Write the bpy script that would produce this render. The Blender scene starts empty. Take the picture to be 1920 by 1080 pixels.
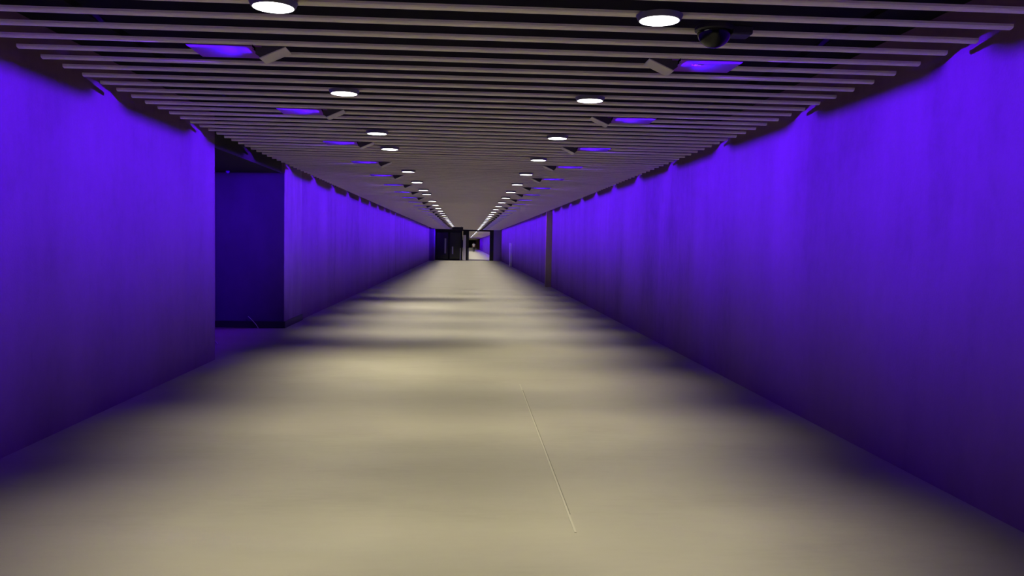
import bpy, bmesh, math, random
from mathutils import Vector, Matrix
random.seed(7)
C = bpy.context.scene.collection
PI = math.pi

# ------------------------------------------------------------------ dimensions (metres, tunnel runs along +Y)
EYE = 1.55
CEIL = 2.778            # underside of the slats
XL, XR = -3.20, 3.12    # wall faces
SLAT_END = 2.97
PITCH = 0.306
STEP = 8 * PITCH        # lamp spacing
Y0, Y1 = -5.0, 74.0     # this stretch of the tunnel
VOID = 3.12             # underside of the slab over the slats
FAR = 300.0

# ------------------------------------------------------------------ helpers
def bx(bm, x0, x1, y0, y1, z0, z1):
    v = [bm.verts.new((x, y, z)) for x in (x0, x1) for y in (y0, y1) for z in (z0, z1)]
    for f in ((0,1,3,2),(4,6,7,5),(0,4,5,1),(2,3,7,6),(0,2,6,4),(1,5,7,3)):
        bm.faces.new([v[i] for i in f])

def prism(bm, pts, a, b, axis):
    """closed outline pts (2-D) extruded from a to b along axis 'x','y' or 'z'"""
    def P(u, w, t):
        return {'x': (t, u, w), 'y': (u, t, w), 'z': (u, w, t)}[axis]
    lo = [bm.verts.new(P(u, w, a)) for u, w in pts]
    hi = [bm.verts.new(P(u, w, b)) for u, w in pts]
    n = len(pts)
    bm.faces.new(lo); bm.faces.new(hi[::-1])
    for i in range(n):
        bm.faces.new((lo[i], hi[i], hi[(i+1) % n], lo[(i+1) % n]))

def lathe(bm, prof, seg=40, cx=0, cy=0):
    rings = []
    for r, z in prof:
        if r < 1e-6:
            rings.append([bm.verts.new((cx, cy, z))])
        else:
            rings.append([bm.verts.new((cx + r*math.cos(2*PI*i/seg), cy + r*math.sin(2*PI*i/seg), z)) for i in range(seg)])
    for A, B in zip(rings, rings[1:]):
        for i in range(seg):
            j = (i+1) % seg
            if len(A) == 1 and len(B) == 1: continue
            if len(A) == 1: bm.faces.new((A[0], B[i], B[j]))
            elif len(B) == 1: bm.faces.new((A[i], B[0], A[j]))
            else: bm.faces.new((A[i], B[i], B[j], A[j]))

def tube(bm, pts, r, seg=8):
    pts = [Vector(p) for p in pts]
    rings = []
    for i, p in enumerate(pts):
        d = (pts[min(i+1, len(pts)-1)] - pts[max(i-1, 0)]).normalized()
        a = d.cross(Vector((0.31, 0.17, 0.93))).normalized(); b = d.cross(a)
        rings.append([bm.verts.new(p + r*(math.cos(2*PI*k/seg)*a + math.sin(2*PI*k/seg)*b)) for k in range(seg)])
    for A, B in zip(rings, rings[1:]):
        for k in range(seg):
            bm.faces.new((A[k], A[(k+1) % seg], B[(k+1) % seg], B[k]))
    bm.faces.new(rings[0][::-1]); bm.faces.new(rings[-1])

def obj(name, bm, mat, parent=None, smooth=False, bevel=0):
    bmesh.ops.recalc_face_normals(bm, faces=bm.faces)
    me = bpy.data.meshes.new(name); bm.to_mesh(me); bm.free()
    me.materials.append(mat)
    if smooth:
        for p in me.polygons: p.use_smooth = True
    o = bpy.data.objects.new(name, me); C.objects.link(o)
    if parent: o.parent = parent
    if bevel:
        m = o.modifiers.new('bevel', 'BEVEL'); m.width = bevel; m.segments = 2; m.limit_method = 'ANGLE'
    return o

def box(name, dims, mat, parent=None, bevel=0):
    bm = bmesh.new(); bx(bm, *dims); return obj(name, bm, mat, parent, bevel=bevel)

def struct(o):
    o['kind'] = 'structure'; return o

def tag(o, label, cat, group=None):
    o['label'] = label; o['category'] = cat
    if group: o['group'] = group
    return o

def thing(name, label, cat, loc=(0, 0, 0), group=None):
    o = bpy.data.objects.new(name, None); C.objects.link(o)
    o.location = loc; o.empty_display_size = .1
    return tag(o, label, cat, group)

def dup(root, loc, label, group=None):
    r = root.copy(); C.objects.link(r); r.location = loc; r['label'] = label
    if group: r['group'] = group
    for ch in list(root.children):
        c = ch.copy(); C.objects.link(c); c.parent = r
        for g in ch.children:
            d = g.copy(); C.objects.link(d); d.parent = c
    return r

# ------------------------------------------------------------------ materials
def mat(name, col, rough=.7, metal=0., spec=.3, emit=None, strength=0):
    m = bpy.data.materials.new(name); m.use_nodes = True
    b = m.node_tree.nodes['Principled BSDF']
    b.inputs['Base Color'].default_value = (*col, 1)
    b.inputs['Roughness'].default_value = rough
    b.inputs['Metallic'].default_value = metal
    b.inputs['Specular IOR Level'].default_value = spec
    if emit:
        b.inputs['Emission Color'].default_value = (*emit, 1)
        b.inputs['Emission Strength'].default_value = strength
    return m

def mottled(name, stops, layers, rough=.85, spec=.15, bump=.0, bump_scale=60):
    """layers: list of (scale xyz, detail, weight) noise layers in metres, mixed and run through a colour ramp"""
    m = mat(name, stops[0][1], rough, 0, spec)
    nt = m.node_tree; N = nt.nodes; L = nt.links
    b = N['Principled BSDF']
    tc = N.new('ShaderNodeTexCoord')
    acc = None
    for sc, det, w in layers:
        mp = N.new('ShaderNodeMapping'); mp.inputs['Scale'].default_value = sc
        L.new(tc.outputs['Object'], mp.inputs['Vector'])
        no = N.new('ShaderNodeTexNoise'); no.inputs['Scale'].default_value = 1; no.inputs['Detail'].default_value = det
        no.inputs['Roughness'].default_value = .6
        L.new(mp.outputs[0], no.inputs['Vector'])
        mu = N.new('ShaderNodeMath'); mu.operation = 'MULTIPLY'; mu.inputs[1].default_value = w
        L.new(no.outputs['Fac'], mu.inputs[0])
        if acc is None: acc = mu
        else:
            ad = N.new('ShaderNodeMath'); ad.operation = 'ADD'
            L.new(acc.outputs[0], ad.inputs[0]); L.new(mu.outputs[0], ad.inputs[1]); acc = ad
    cr = N.new('ShaderNodeValToRGB')
    while len(cr.color_ramp.elements) < len(stops): cr.color_ramp.elements.new(.5)
    for e, (p, c) in zip(cr.color_ramp.elements, stops):
        e.position = p; e.color = (*c, 1)
    L.new(acc.outputs[0], cr.inputs['Fac']); L.new(cr.outputs['Color'], b.inputs['Base Color'])
    if bump:
        no = N.new('ShaderNodeTexNoise'); no.inputs['Scale'].default_value = bump_scale; no.inputs['Detail'].default_value = 4
        L.new(tc.outputs['Object'], no.inputs['Vector'])
        bu = N.new('ShaderNodeBump'); bu.inputs['Strength'].default_value = bump; bu.inputs['Distance'].default_value = .01
        L.new(no.outputs['Fac'], bu.inputs['Height']); L.new(bu.outputs['Normal'], b.inputs['Normal'])
    return m

M = {}
M['wall'] = mottled('stained_concrete', [(.32, (.088, .050, .080)), (.47, (.140, .072, .130)), (.66, (.175, .090, .165))],
                    [((1.2, 1.2, .22), 5, .5), ((.45, .45, .5), 3, .35), ((9, 9, 6), 4, .15)], bump=.15)
M['floor'] = mottled('smooth_concrete_floor', [(.33, (.185, .178, .128)), (.48, (.222, .215, .153)), (.68, (.245, .238, .170))],
                     [((.16, .9, 1), 3, .45), ((.7, 1.6, 1), 4, .35), ((6, 22, 1), 4, .20)], rough=.55, spec=.4)
M['groove'] = mat('joint_shadow_gap', (.13, .125, .09), .8)
M['joint'] = mat('pale_joint_sealant', (.31, .30, .22), .6)
M['slat'] = mottled('grey_painted_slat', [(.3, (.84, .81, .47)), (.7, (.92, .89, .54))], [((1.5, 30, 30), 3, 1.)], rough=.40, spec=.6)
M['void'] = mat('black_painted_void', (.012, .011, .012), .95, spec=.05)
M['soffit'] = mat('dark_soffit_paint', (.03, .027, .027), .9, spec=.1)
M['render_'] = mottled('pale_render', [(.3, (.15, .10, .13)), (.7, (.20, .135, .175))], [((3, 3, 1), 4, 1.)])
M['pier'] = mottled('pale_pilaster_render', [(.3, (.38, .33, .17)), (.7, (.46, .40, .21))], [((3, 3, .7), 4, 1.)])
M['plinth'] = mat('dark_plinth_stone', (.035, .033, .036), .6)
M['drum'] = mat('dark_lamp_drum', (.10, .095, .10), .45)
M['diff'] = mat('lit_white_diffuser', (.9, .9, .9), .5, emit=(1, .97, 1), strength=7)
M['hood'] = mat('grey_painted_hood', (.60, .575, .44), .6)
M['cheek'] = mat('dark_cheek_metal', (.05, .045, .045), .7)
M['tray'] = mat('tray_metal_lamp_tint', (.20, .03, .42), .6)  # violet of the lamp's glow is put into the tray colour
M['lens'] = mat('violet_lens', (.02, .01, .05), .3, emit=(.12, 0, 1), strength=.6)
M['helper_baffle'] = mat('black_helper_baffle', (0, 0, 0), 1, spec=0)
for key, tr in (('filter', .40), ('filter2', .14)):
    m = bpy.data.materials.new('helper_smoked_filter'); m.use_nodes = True
    nt = m.node_tree; nt.nodes.clear()
    o_ = nt.nodes.new('ShaderNodeOutputMaterial'); t_ = nt.nodes.new('ShaderNodeBsdfTransparent')
    t_.inputs[0].default_value = (tr, tr, tr, 1); nt.links.new(t_.outputs[0], o_.inputs[0])
    M[key] = m
M['violet'] = mottled('end_wall_blue_light_tint', [(.3, (.34, .20, .74)), (.7, (.40, .24, .84))], [((1, 1, .6), 4, 1.)])  # blue lamp light on the end wall is put into its colour
M['black'] = mat('black_metal', (.012, .012, .014), .5)
M['gloss'] = mat('black_dome_glass', (.004, .004, .006), .06, spec=.22)
M['glass'] = mat('dark_door_glass', (.008, .008, .012), .12, spec=.5)
M['steel'] = mat('brushed_steel', (.62, .60, .56), .45, .3)
M['pale'] = mat('pale_painted_column', (.82, .80, .72), .6)
M['cable'] = mat('pale_cable', (.7, .68, .7), .5)
M['far'] = mat('distant_grey_ceiling', (.84, .81, .5), .7)
M['dark'] = mat('dark_end_wall', (.03, .03, .05), .9)
M['led'] = mat('blue_indicator', (.02, .0, .3), .4, emit=(.06, .0, 1), strength=.35)
M['shirt'] = mat('light_grey_cotton', (.55, .57, .50), .9)
M['trousers'] = mat('black_cotton', (.012, .012, .015), .9)
M['skin'] = mat('skin', (.42, .26, .19), .6)
M['hair'] = mat('dark_hair', (.015, .012, .01), .7)

# ------------------------------------------------------------------ the setting
bm = bmesh.new(); bx(bm, -4.6, 3.4, Y0, Y1 + .4, -.12, 0); struct(obj('floor', bm, M['floor']))
bm = bmesh.new(); bx(bm, -3.4, 3.4, Y1 + .4, FAR + .3, -.12, 0); struct(obj('floor.001', bm, M['floor']))

# walls run up behind the slat ends into the void
struct(box('wall_left', (-3.45, XL, Y0, 10.58, 0, VOID), M['wall']))
struct(box('wall_left.001', (-3.45, XL, 16.0, 70.0, 0, VOID), M['wall']))
struct(box('wall_right', (XR, 3.37, Y0, Y1, 0, VOID), M['wall']))
# the alcove between the two stretches of the left wall
struct(box('wall_alcove', (-4.62, -4.37, 10.3, 14.5, 0, VOID), M['wall']))
struct(box('wall_alcove.001', (-4.37, -3.45, 10.3, 10.58, 0, VOID), M['wall']))
pier = struct(box('wall_alcove.002', (-4.62, XL + .012, 14.5, 16.0, 0, VOID), M['render_']))
bm = bmesh.new(); bx(bm, -4.37, XL - .04, 10.58, 14.5, 2.71, VOID); struct(obj('ceiling_alcove', bm, M['soffit']))
M['alcove'] = mottled('alcove_plaster_blue_shade', [(.3, (.075, .03, .13)), (.7, (.115, .045, .20))], [((1, 1, .6), 4, 1.)])  # dim blue lighting of these faces is put into the colour
struct(box('wall_alcove.003', (-4.37, XL + .010, 14.485, 14.5, .0, 2.71), M['alcove']))  # thin skin over the pier's return, its shade painted in
# dark plinth wrapping the pier's foot
bm = bmesh.new()
bx(bm, -4.365, XL + .035, 14.45, 14.485, 0, .115); bx(bm, XL + .012, XL + .035, 14.5, 16.02, 0, .115)
struct(obj('baseboard_alcove', bm, M['plinth']))
# black strip put in as a narrow shadow beside the alcove's back corner
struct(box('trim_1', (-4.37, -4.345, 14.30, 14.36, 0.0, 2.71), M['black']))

# slab above and the suspended slats (one ceiling: its slats are a surface pattern)
struct(box('ceiling', (-3.45, 3.37, Y0, Y1 + .4, VOID, VOID + .1), M['void']))
bm = bmesh.new()
y = 4.40 - 30 * PITCH
while y < Y1 - .1:
    if y > Y0 + .1:
        dz = random.uniform(-.0015, .0015)
        prof = [(-.027, .026), (-.027, .013), (-.022, .005), (-.011, .001), (0, 0), (.011, .001), (.022, .005), (.027, .013), (.027, .026)]
        prism(bm, [(y + a, CEIL + b + dz) for a, b in prof], -SLAT_END, SLAT_END, 'x')
    y += PITCH
struct(obj('ceiling.001', bm, M['slat']))
# two carrier rails above the slats
for k, xx in enumerate((-2.2, 2.2)):
    struct(box('trim_%d' % (k + 2), (xx - .02, xx + .02, Y0 + .2, Y1 - .2, CEIL + .032, CEIL + .07), M['void']))

# floor joint: a thin raised sealant line
bm = bmesh.new(); bx(bm, .605, .617, 4.3, 8.95, 0, .0025); struct(obj('trim_4', bm, M['joint']))
bm = bmesh.new(); bx(bm, .617, .623, 4.6, 8.6, 0, .0006); struct(obj('trim_6', bm, M['groove']))
bm = bmesh.new(); bx(bm, -2.1, 1.1, 10.66, 10.675, 0, .0008); struct(obj('trim_5', bm, M['joint']))

# pilasters on the right wall
struct(box('trim_7', (2.90, XR, 29.8, 29.95, 0, CEIL - .01), M['pier']))
struct(box('trim_8', (2.98, XR, 56.0, 56.6, 0, 1.62), M['pale']))

# ------------------------------------------------------------------ end portal
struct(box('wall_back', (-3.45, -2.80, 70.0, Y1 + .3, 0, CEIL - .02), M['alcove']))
struct(box('wall_back.001', (2.43, 3.37, Y1, Y1 + .3, 0, VOID), M['violet']))
struct(box('wall_back.002', (-2.80, 2.43, Y1, Y1 + .3, 2.64, VOID), M['soffit']))
d = struct(box('door_1', (-2.80, -.40, Y1 + .16, Y1 + .24, 0, .10), M['black']))
for x0, x1, z0, z1 in ((-2.80, -2.70, .1, 2.64), (-1.68, -1.52, .1, 2.64), (-.50, -.40, .1, 2.64)):
    box('door_frame', (x0, x1, Y1 + .16, Y1 + .24, z0, z1), M['black'], d)
box('door_frame', (-2.70, -.50, Y1 + .16, Y1 + .24, 2.50, 2.64), M['black'], d)
box('pane', (-2.70, -1.68, Y1 + .19, Y1 + .21, .1, 2.5), M['glass'], d)
box('pane', (-1.52, -.50, Y1 + .19, Y1 + .21, .1, 2.5), M['glass'], d)
def pull(x, w, z0, z1):
    bm = bmesh.new()
    bx(bm, x - w, x + w, Y1 + .06, Y1 + .09, z0, z1)
    for z in (z0 + .08, z1 - .08): bx(bm, x - .015, x + .015, Y1 + .09, Y1 + .19, z - .015, z + .015)
    h = obj('door_handle', bm, M['steel'], d, bevel=.004)
pull(-1.93, .07, .60, 1.95)
pull(-1.27, .06, .55, 1.22)
bm = bmesh.new(); lathe(bm, [(0, 0), (.07, 0), (.07, .015), (.038, .02), (.038, 1.08), (.03, 1.11), (0, 1.115)], 20, -.57, Y1 - .18)
tag(obj('bollard', bm, M['steel'], smooth=False), 'slim pale metal post standing before the dark glass doors at the far end', 'post')
t = thing('column', 'pale column with dark top between the glass doors and the lit opening', 'column', (-.21, Y1 - .05, 0))
box('shaft', (-.13, .13, -.13, .13, 0, 2.28), M['pale'], t, bevel=.01)
box('column_head', (-.13, .13, -.13, .13, 2.28, CEIL - .01), M['soffit'], t)
struct(box('trim_9', (-.08, .20, Y1 - .02, Y1 + .3, 0, 2.64), M['black']))
struct(box('trim_10', (2.08, 2.43, Y1 - .02, Y1 + .3, 0, 2.64), M['black']))
bm = bmesh.new(); lathe(bm, [(0, 0), (.05, 0), (.05, 1.08), (.04, 1.10), (0, 1.10)], 16, .13, Y1 - .12)
tag(obj('post', bm, M['drum']), 'short dark grey post at the left edge of the lit opening', 'post')
t = thing('hanging_sign', 'dark blank box hanging from the slats above the far glass doors', 'sign', (-.68, 60, 2.52))
box('sign_box', (-.40, .40, -.06, .06, 0, .20), M['black'], t, bevel=.01)
for sx in (-.28, .28):
    bm = bmesh.new(); tube(bm, [(sx, 0, .2), (sx, 0, .262)], .012); obj('hanger', bm, M['black'], t)

# ------------------------------------------------------------------ tunnel beyond the portal
struct(box('wall_right.001', (XR, 3.37, Y1 + .3, FAR, 0, 2.72), M['wall']))
struct(box('wall_left.002', (-3.45, XL, Y1 + .3, FAR, 0, 2.72), M['wall']))
struct(box('ceiling.002', (-3.45, 3.37, Y1 + .3, FAR + .3, 2.72, 2.85), M['far']))
struct(box('wall_back.003', (-3.45, 3.37, FAR, FAR + .3, 0, 2.72), M['dark']))

# ------------------------------------------------------------------ lamps
def spot(name, energy, col, loc, direction, size, blend, radius, parent=None):
    l = bpy.data.lights.new(name, 'SPOT'); l.energy = energy; l.color = col
    l.spot_size = math.radians(size); l.spot_blend = blend; l.shadow_soft_size = radius
    o = bpy.data.objects.new(name, l); C.objects.link(o)
    o.location = loc; o.rotation_euler = Vector(direction).to_track_quat('-Z', 'Y').to_euler()
    if parent: o.parent = parent
    return o

WARM = (1, .89, .68)
BLUE = (.098, 0, 1)
E_DOWN, E_BLUE = 480, 800

ORD = ['first', 'second', 'third', 'fourth', 'fifth', 'sixth', 'seventh', 'eighth', 'ninth', 'tenth', 'eleventh', 'twelfth',
       'thirteenth', 'fourteenth', 'fifteenth', 'sixteenth', 'seventeenth', 'eighteenth', 'nineteenth', 'twentieth',
       'twenty-first', 'twenty-second', 'twenty-third', 'twenty-fourth', 'twenty-fifth', 'twenty-sixth', 'twenty-seventh',
       'twenty-eighth', 'twenty-ninth', 'thirtieth', 'thirty-first', 'thirty-second']

# round downlight drums, hanging a few centimetres under the slats
dl = thing('downlight', '', 'ceiling light', (0, 0, 0))
bm = bmesh.new(); lathe(bm, [(0, 0), (.124, 0), (.122, -.005), (.112, -.026), (.105, -.028), (.105, -.024), (0, -.024)], 48)
obj('lamp_housing', bm, M['drum'], dl, smooth=False)
bm = bmesh.new(); lathe(bm, [(.1045, -.0245), (.1045, -.0275), (.07, -.0295), (0, -.030)], 48)
obj('diffuser', bm, M['diff'], dl, smooth=True)
spot('downlight_beam', E_DOWN, WARM, (0, 0, -.045), (0, 0, -1), 82, 1, .09, dl)
far_data = bpy.data.lights['downlight_beam'].copy(); far_data.energy = 560; far_data.color = (1, .92, .92); far_data.spot_size = math.radians(110)
mid_data = bpy.data.lights['downlight_beam'].copy(); mid_data.energy = 540; mid_data.color = (1, .90, .80)
used = False
for side, sx in (('left', -1.02), ('right', 1.005)):
    n = 28 if side == 'left' else 29
    for k in range(n):
        yy = 4.36 + k * STEP
        if side == 'left': yy += {3: -.93, 7: -.88}.get(k, 0)
        lab = '%s round white downlight from the camera end of the %s ceiling row' % (ORD[k], side)
        g = 'round downlights in the %s ceiling row' % side
        if not used:
            dl.location = (sx, yy, CEIL - .0005); dl['label'] = lab; dl['group'] = g; used = True
        else:
            dup(dl, (sx, yy, CEIL - .0005), lab, g)
    for k in (-1, -2):      # the same row goes on above and behind the camera
        spot('downlight_beam', E_DOWN, WARM, (sx, 4.36 + k * STEP, CEIL - .045), (0, 0, -1), 82, 1, .09)
# the row seen through the opening
for k in range(32):
    o = dup(dl, (.95 - .006 * k, 80 + k * STEP, 2.7195),
        '%s round white downlight from the portal in the ceiling row beyond it' % ORD[k], 'downlights beyond the portal')
    for c in o.children:
        if c.type == 'LIGHT': c.data = far_data
for k in range(8):
    o = spot('downlight_beam', 1, WARM, (.7, 162 + k * 16, 2.66), (0, 0, -1), 100, 1, .09); o.data = far_data
# lamps a little way on burn a touch brighter and whiter
for o in bpy.data.objects:
    if o.type == 'LIGHT' and o.parent and o.parent.name.startswith('downlight') and 12 < o.parent.location.y < Y1:
        o.data = mid_data

# blue wall-washing spotlights; built for the right-hand side (+x is towards the wall), turned round for the left
HX = 1.17               # hinge line of the hood
def make_washer():
    t = thing('wall_washer', '', 'spotlight')
    # origin: on the slats' underside at the hinge, +x outward
    bm = bmesh.new()
    prism(bm, [(0, -.001), (.004, -.001), (.164, -.072), (.164, -.077), (.160, -.077), (0, -.006)], -.088, .088, 'y')
    obj('hood_plate', bm, M['hood'], t)
    for s in (-1, 1):
        bm = bmesh.new()
        prism(bm, [(.006, -.002), (.188, -.002), (.188, -.050), (.160, -.070)], s*.088 - .002, s*.088 + .002, 'y')
        obj('side_cheek', bm, M['cheek'], t)
    # upper baffle with a small notch, added to shape the light: cuts the beam off just under the ceiling, the notch lets a tongue of light through
    bm = bmesh.new()
    zb, zt = -.0337, -.0310
    n0 = -.0065             # the notch sits a touch off centre, to move the light tongue towards the camera end
    for s in (-1, 1):       # two halves, tapering towards the notch
        prism(bm, [(s*.16, zt), (s*.16, zb), (n0 + s*.0078, zb), (n0 + s*.0042, zb + .0008), (n0 + s*.0034, zt)], .190, .1904, 'x')
    bx(bm, .1900, .1904, -.16, .16, -.0245, -.0085)     # closed upper part
    obj('helper_baffle', bm, M['helper_baffle'], t)
    bm = bmesh.new(); bx(bm, .1900, .1904, -.12, .12, zt, -.0290)
    obj('helper_filter_pane', bm, M['filter'], t)  # panes added to let a little dimmed light onto the tray
    bm = bmesh.new(); bx(bm, .1900, .1904, -.12, .12, -.0290, -.0245)
    obj('helper_filter_pane', bm, M['filter2'], t)
    bm = bmesh.new(); bx(bm, .150, .62, -.10, .24, -.008, -.002)
    obj('tray', bm, M['tray'], t)
    bm = bmesh.new(); lathe(bm, [(0, .006), (.022, .006), (.026, 0), (.026, -.012), (0, -.012)], 20)
    bmesh.ops.rotate(bm, verts=bm.verts, matrix=Matrix.Rotation(PI/2, 3, 'Y')); bmesh.ops.translate(bm, verts=bm.verts, vec=(.135, 0, -.033))
    obj('lens', bm, M['lens'], t)
    spot('washer_beam', E_BLUE, BLUE, (.160, 0, -.033), (1, 0, -.19), 108, .9, .0011, t)
    return t
ww = make_washer()
used = False
def place_washer(side, k, n_lab):
    global used
    yy = 5.42 + k * STEP
    x = HX if side == 'right' else -HX - .0
    lab = '%s blue hooded wall spotlight from the camera end of the %s ceiling row' % (ORD[n_lab], side)
    g = 'blue hooded spotlights along the %s ceiling' % side
    if not used and side == 'right':
        ww.location = (x, yy, CEIL - .002); ww['label'] = lab; ww['group'] = g; used = True
        return ww
    o = dup(ww, (x, yy, CEIL - .002), lab, g)
    if side == 'left': o.scale = (-1, 1, 1)
    return o
for k in range(28):
    place_washer('right', k, k); place_washer('left', k, k)
for side in ('right', 'left'):      # one pair just out of frame overhead, and the light of the pair behind it
    o = place_washer(side, -1, 0)
    o['label'] = 'blue hooded wall spotlight nearest overhead on the %s, ahead of the first seen' % side
    sx = 1 if side == 'right' else -1
    spot('washer_beam', E_BLUE, BLUE, (sx*(HX + .16), 5.42 - 2*STEP, CEIL - .09), (sx, 0, -.7), 100, .9, .02)
bm = bmesh.new(); bx(bm, .31, .37, .00, .012, -.014, -.009); bx(bm, .33, .345, -.012, .03, -.013, -.009)
obj('highlight_bars', bm, M['steel'], ww)  # pale bars added for a small white highlight on the tray
# the same wash beyond the portal
for k in range(20):
    spot('washer_beam', E_BLUE*2.6, BLUE, (1.33, 77 + k*6, 2.55), (1, 0, -.75), 100, .9, .02)

# ------------------------------------------------------------------ security dome camera on the ceiling
t = thing('dome_camera', 'black glossy security dome under the slats beside the nearest right downlight', 'security camera', (1.355, 4.53, CEIL - .002))
bm = bmesh.new(); lathe(bm, [(0, 0), (.105, 0), (.108, -.006), (.108, -.022), (.096, -.028), (0, -.028)], 40); obj('mounting_ring', bm, M['black'], t)
bm = bmesh.new()
lathe(bm, [(.094*math.cos(a), -.028 - .088*math.sin(a)) for a in [i*PI/2/14 for i in range(14)]] + [(0, -.116)], 40)
obj('dome', bm, M['gloss'], t, smooth=True)
box('housing', (.085, .20, -.06, .06, -.05, 0), M['black'], t, bevel=.01)

# ------------------------------------------------------------------ alcove odds and ends
bm = bmesh.new(); lathe(bm, [(0, .0), (.030, 0), (.030, -.02), (.022, -.035), (0, -.042)], 20, 0, 0)
o = obj('ceiling_light', bm, M['led'], smooth=True); o.location = (-4.10, 14.28, 2.71)
tag(o, 'small blue indicator light on the dark alcove ceiling', 'light')
bm = bmesh.new(); tube(bm, [(-3.80, 14.452, .20), (-3.74, 14.44, .15), (-3.66, 14.42, .07), (-3.60, 14.36, .006), (-3.585, 14.30, .005)], .0045)
tag(obj('cable', bm, M['cable']), 'thin pale cable hanging against the dark plinth inside the alcove', 'cable')
bm = bmesh.new(); tube(bm, [(-3.99, 13.02, .006), (-3.83, 12.62, .006), (-3.64, 12.17, .006)], .005)
tag(obj('cable', bm, M['cable']), 'thin pale cable on the alcove floor beside the end of the near left wall', 'cable')

# ------------------------------------------------------------------ the walker far down the tunnel (seen from behind)
def skin_mesh(name, verts, edges, radii, m, parent, root=0, levels=1):
    me = bpy.data.meshes.new(name); me.from_pydata(verts, edges, []); me.update()
    o = bpy.data.objects.new(name, me); C.objects.link(o); o.parent = parent; me.materials.append(m)
    md = o.modifiers.new('skin', 'SKIN'); md.use_smooth_shade = True
    if not me.skin_vertices: me.attributes.new
    for i, r in enumerate(radii):
        rr = r if isinstance(r, tuple) else (r, r)
        me.skin_vertices[0].data[i].radius = rr
    me.skin_vertices[0].data[root].use_root = True
    s = o.modifiers.new('sub', 'SUBSURF'); s.levels = levels; s.render_levels = levels
    return o
def make_person():
    P = thing('person', 'distant person in light grey shirt and black trousers walking down the tunnel', 'person', (1.30, 150, 0))
    bpy.context.view_layer.update()
    V, Ed, R_ = [], [], []
    def add(p, r, prev=None):
        V.append(p); R_.append(r)
        if prev is not None: Ed.append((prev, len(V)-1))
        return len(V)-1
    pel = add((0, 0, .95), (.15, .11))
    wa = add((0, 0, 1.12), (.13, .10), pel); ch = add((0, .01, 1.32), (.16, .11), wa); nk = add((0, .01, 1.46), .06, ch)
    n2 = add((0, .02, 1.53), .055, nk); hd = add((0, .03, 1.62), (.075, .09), n2); top = add((0, .02, 1.70), (.065, .075), hd)
    for s in (-1, 1):
        sh = add((s*.19, .01, 1.40), .055, ch); el = add((s*.25, -s*.05, 1.13), .042, sh); wr = add((s*.25, -s*.10 + .06, .90), .030, el)
        pm = add((s*.25, -s*.11 + .08, .83), (.038, .020), wr)
        for f in range(4):
            a = add((s*.25, -s*.11 + .055 + f*.018, .765), .009, pm); add((s*.245, -s*.11 + .06 + f*.018, .715 + abs(f-1.4)*.008), .008, a)
        th = add((s*.235, -s*.11 + .115, .815), .010, wr); add((s*.23, -s*.11 + .13, .775), .009, th)
        hp = add((s*.09, 0, .88), .085, pel); kn = add((s*.09, s*.12, .50), .058, hp); an = add((s*.09, s*.22 - .06, .10), .040, kn)
        add((s*.09, s*.22 + .08, .045), (.042, .03), an)
    skin_mesh('body', V, Ed, R_, M['skin'], P)
    # shirt over trunk and upper arms
    v = [(0, 0, .90), (0, 0, 1.12), (0, .01, 1.32), (0, .01, 1.44)]; e = [(0, 1), (1, 2), (2, 3)]; r = [(.185, .145), (.16, .125), (.185, .135), .085]
    for s in (-1, 1):
        v += [(s*.19, .01, 1.40), (s*.235, -s*.03, 1.20)]; n = len(v); e += [(2, n-2), (n-2, n-1)]; r += [.075, .065]
    skin_mesh('shirt', v, e, r, M['shirt'], P)
    v = [(0, 0, .96)]; e = []; r = [(.17, .135)]
    for s in (-1, 1):
        v += [(s*.09, 0, .86), (s*.09, s*.12, .50), (s*.09, s*.22 - .06, .08)]; n = len(v)
        e += [(0, n-3), (n-3, n-2), (n-2, n-1)]; r += [.10, .078, .062]
    skin_mesh('trousers', v, e, r, M['trousers'], P)
    skin_mesh('hair', [(0, -.015, 1.60), (0, .0, 1.68), (0, .05, 1.72)], [(0, 1), (1, 2)], [(.075, .06), (.09, .09), (.07, .06)], M['hair'], P)
    for s in (-1, 1):
        bm = bmesh.new(); bx(bm, s*.09 - .05, s*.09 + .05, s*.22 - .13, s*.22 + .15, 0, .08)
        obj('shoe', bm, M['trousers'], P, bevel=.03)
make_person()

# ------------------------------------------------------------------ world, camera, colour
w = bpy.data.worlds.new('World'); bpy.context.scene.world = w; w.use_nodes = True
w.node_tree.nodes['Background'].inputs[0].default_value = (.004, .003, .005, 1)
w.node_tree.nodes['Background'].inputs[1].default_value = 1

cam = bpy.data.cameras.new('Camera'); cam.sensor_width = 36; cam.lens = 36 * 1528.5 / 1920; cam.clip_end = 400; cam.clip_start = .05
co = bpy.data.objects.new('Camera', cam); C.objects.link(co)
pitch, yaw, roll = -.0538, .0564, .0187
cy, sy, cp, sp = math.cos(yaw), math.sin(yaw), math.cos(pitch), math.sin(pitch)
f = Vector((sy*cp, cy*cp, sp)); r = Vector((cy, -sy, 0)); u = r.cross(f)
r2 = math.cos(roll)*r + math.sin(roll)*u; u2 = -math.sin(roll)*r + math.cos(roll)*u
co.matrix_world = Matrix(((r2.x, u2.x, -f.x, 0), (r2.y, u2.y, -f.y, 0), (r2.z, u2.z, -f.z, EYE), (0, 0, 0, 1)))
S = bpy.context.scene; S.camera = co
S.view_settings.view_transform = 'Standard'; S.view_settings.look = 'None'
S.view_settings.exposure = 0; S.view_settings.gamma = 1
cy_ = S.cycles
cy_.use_denoising = True
cy_.max_bounces = 6; cy_.diffuse_bounces = 4; cy_.glossy_bounces = 3
cy_.sample_clamp_indirect = 4
cy_.use_light_tree = True
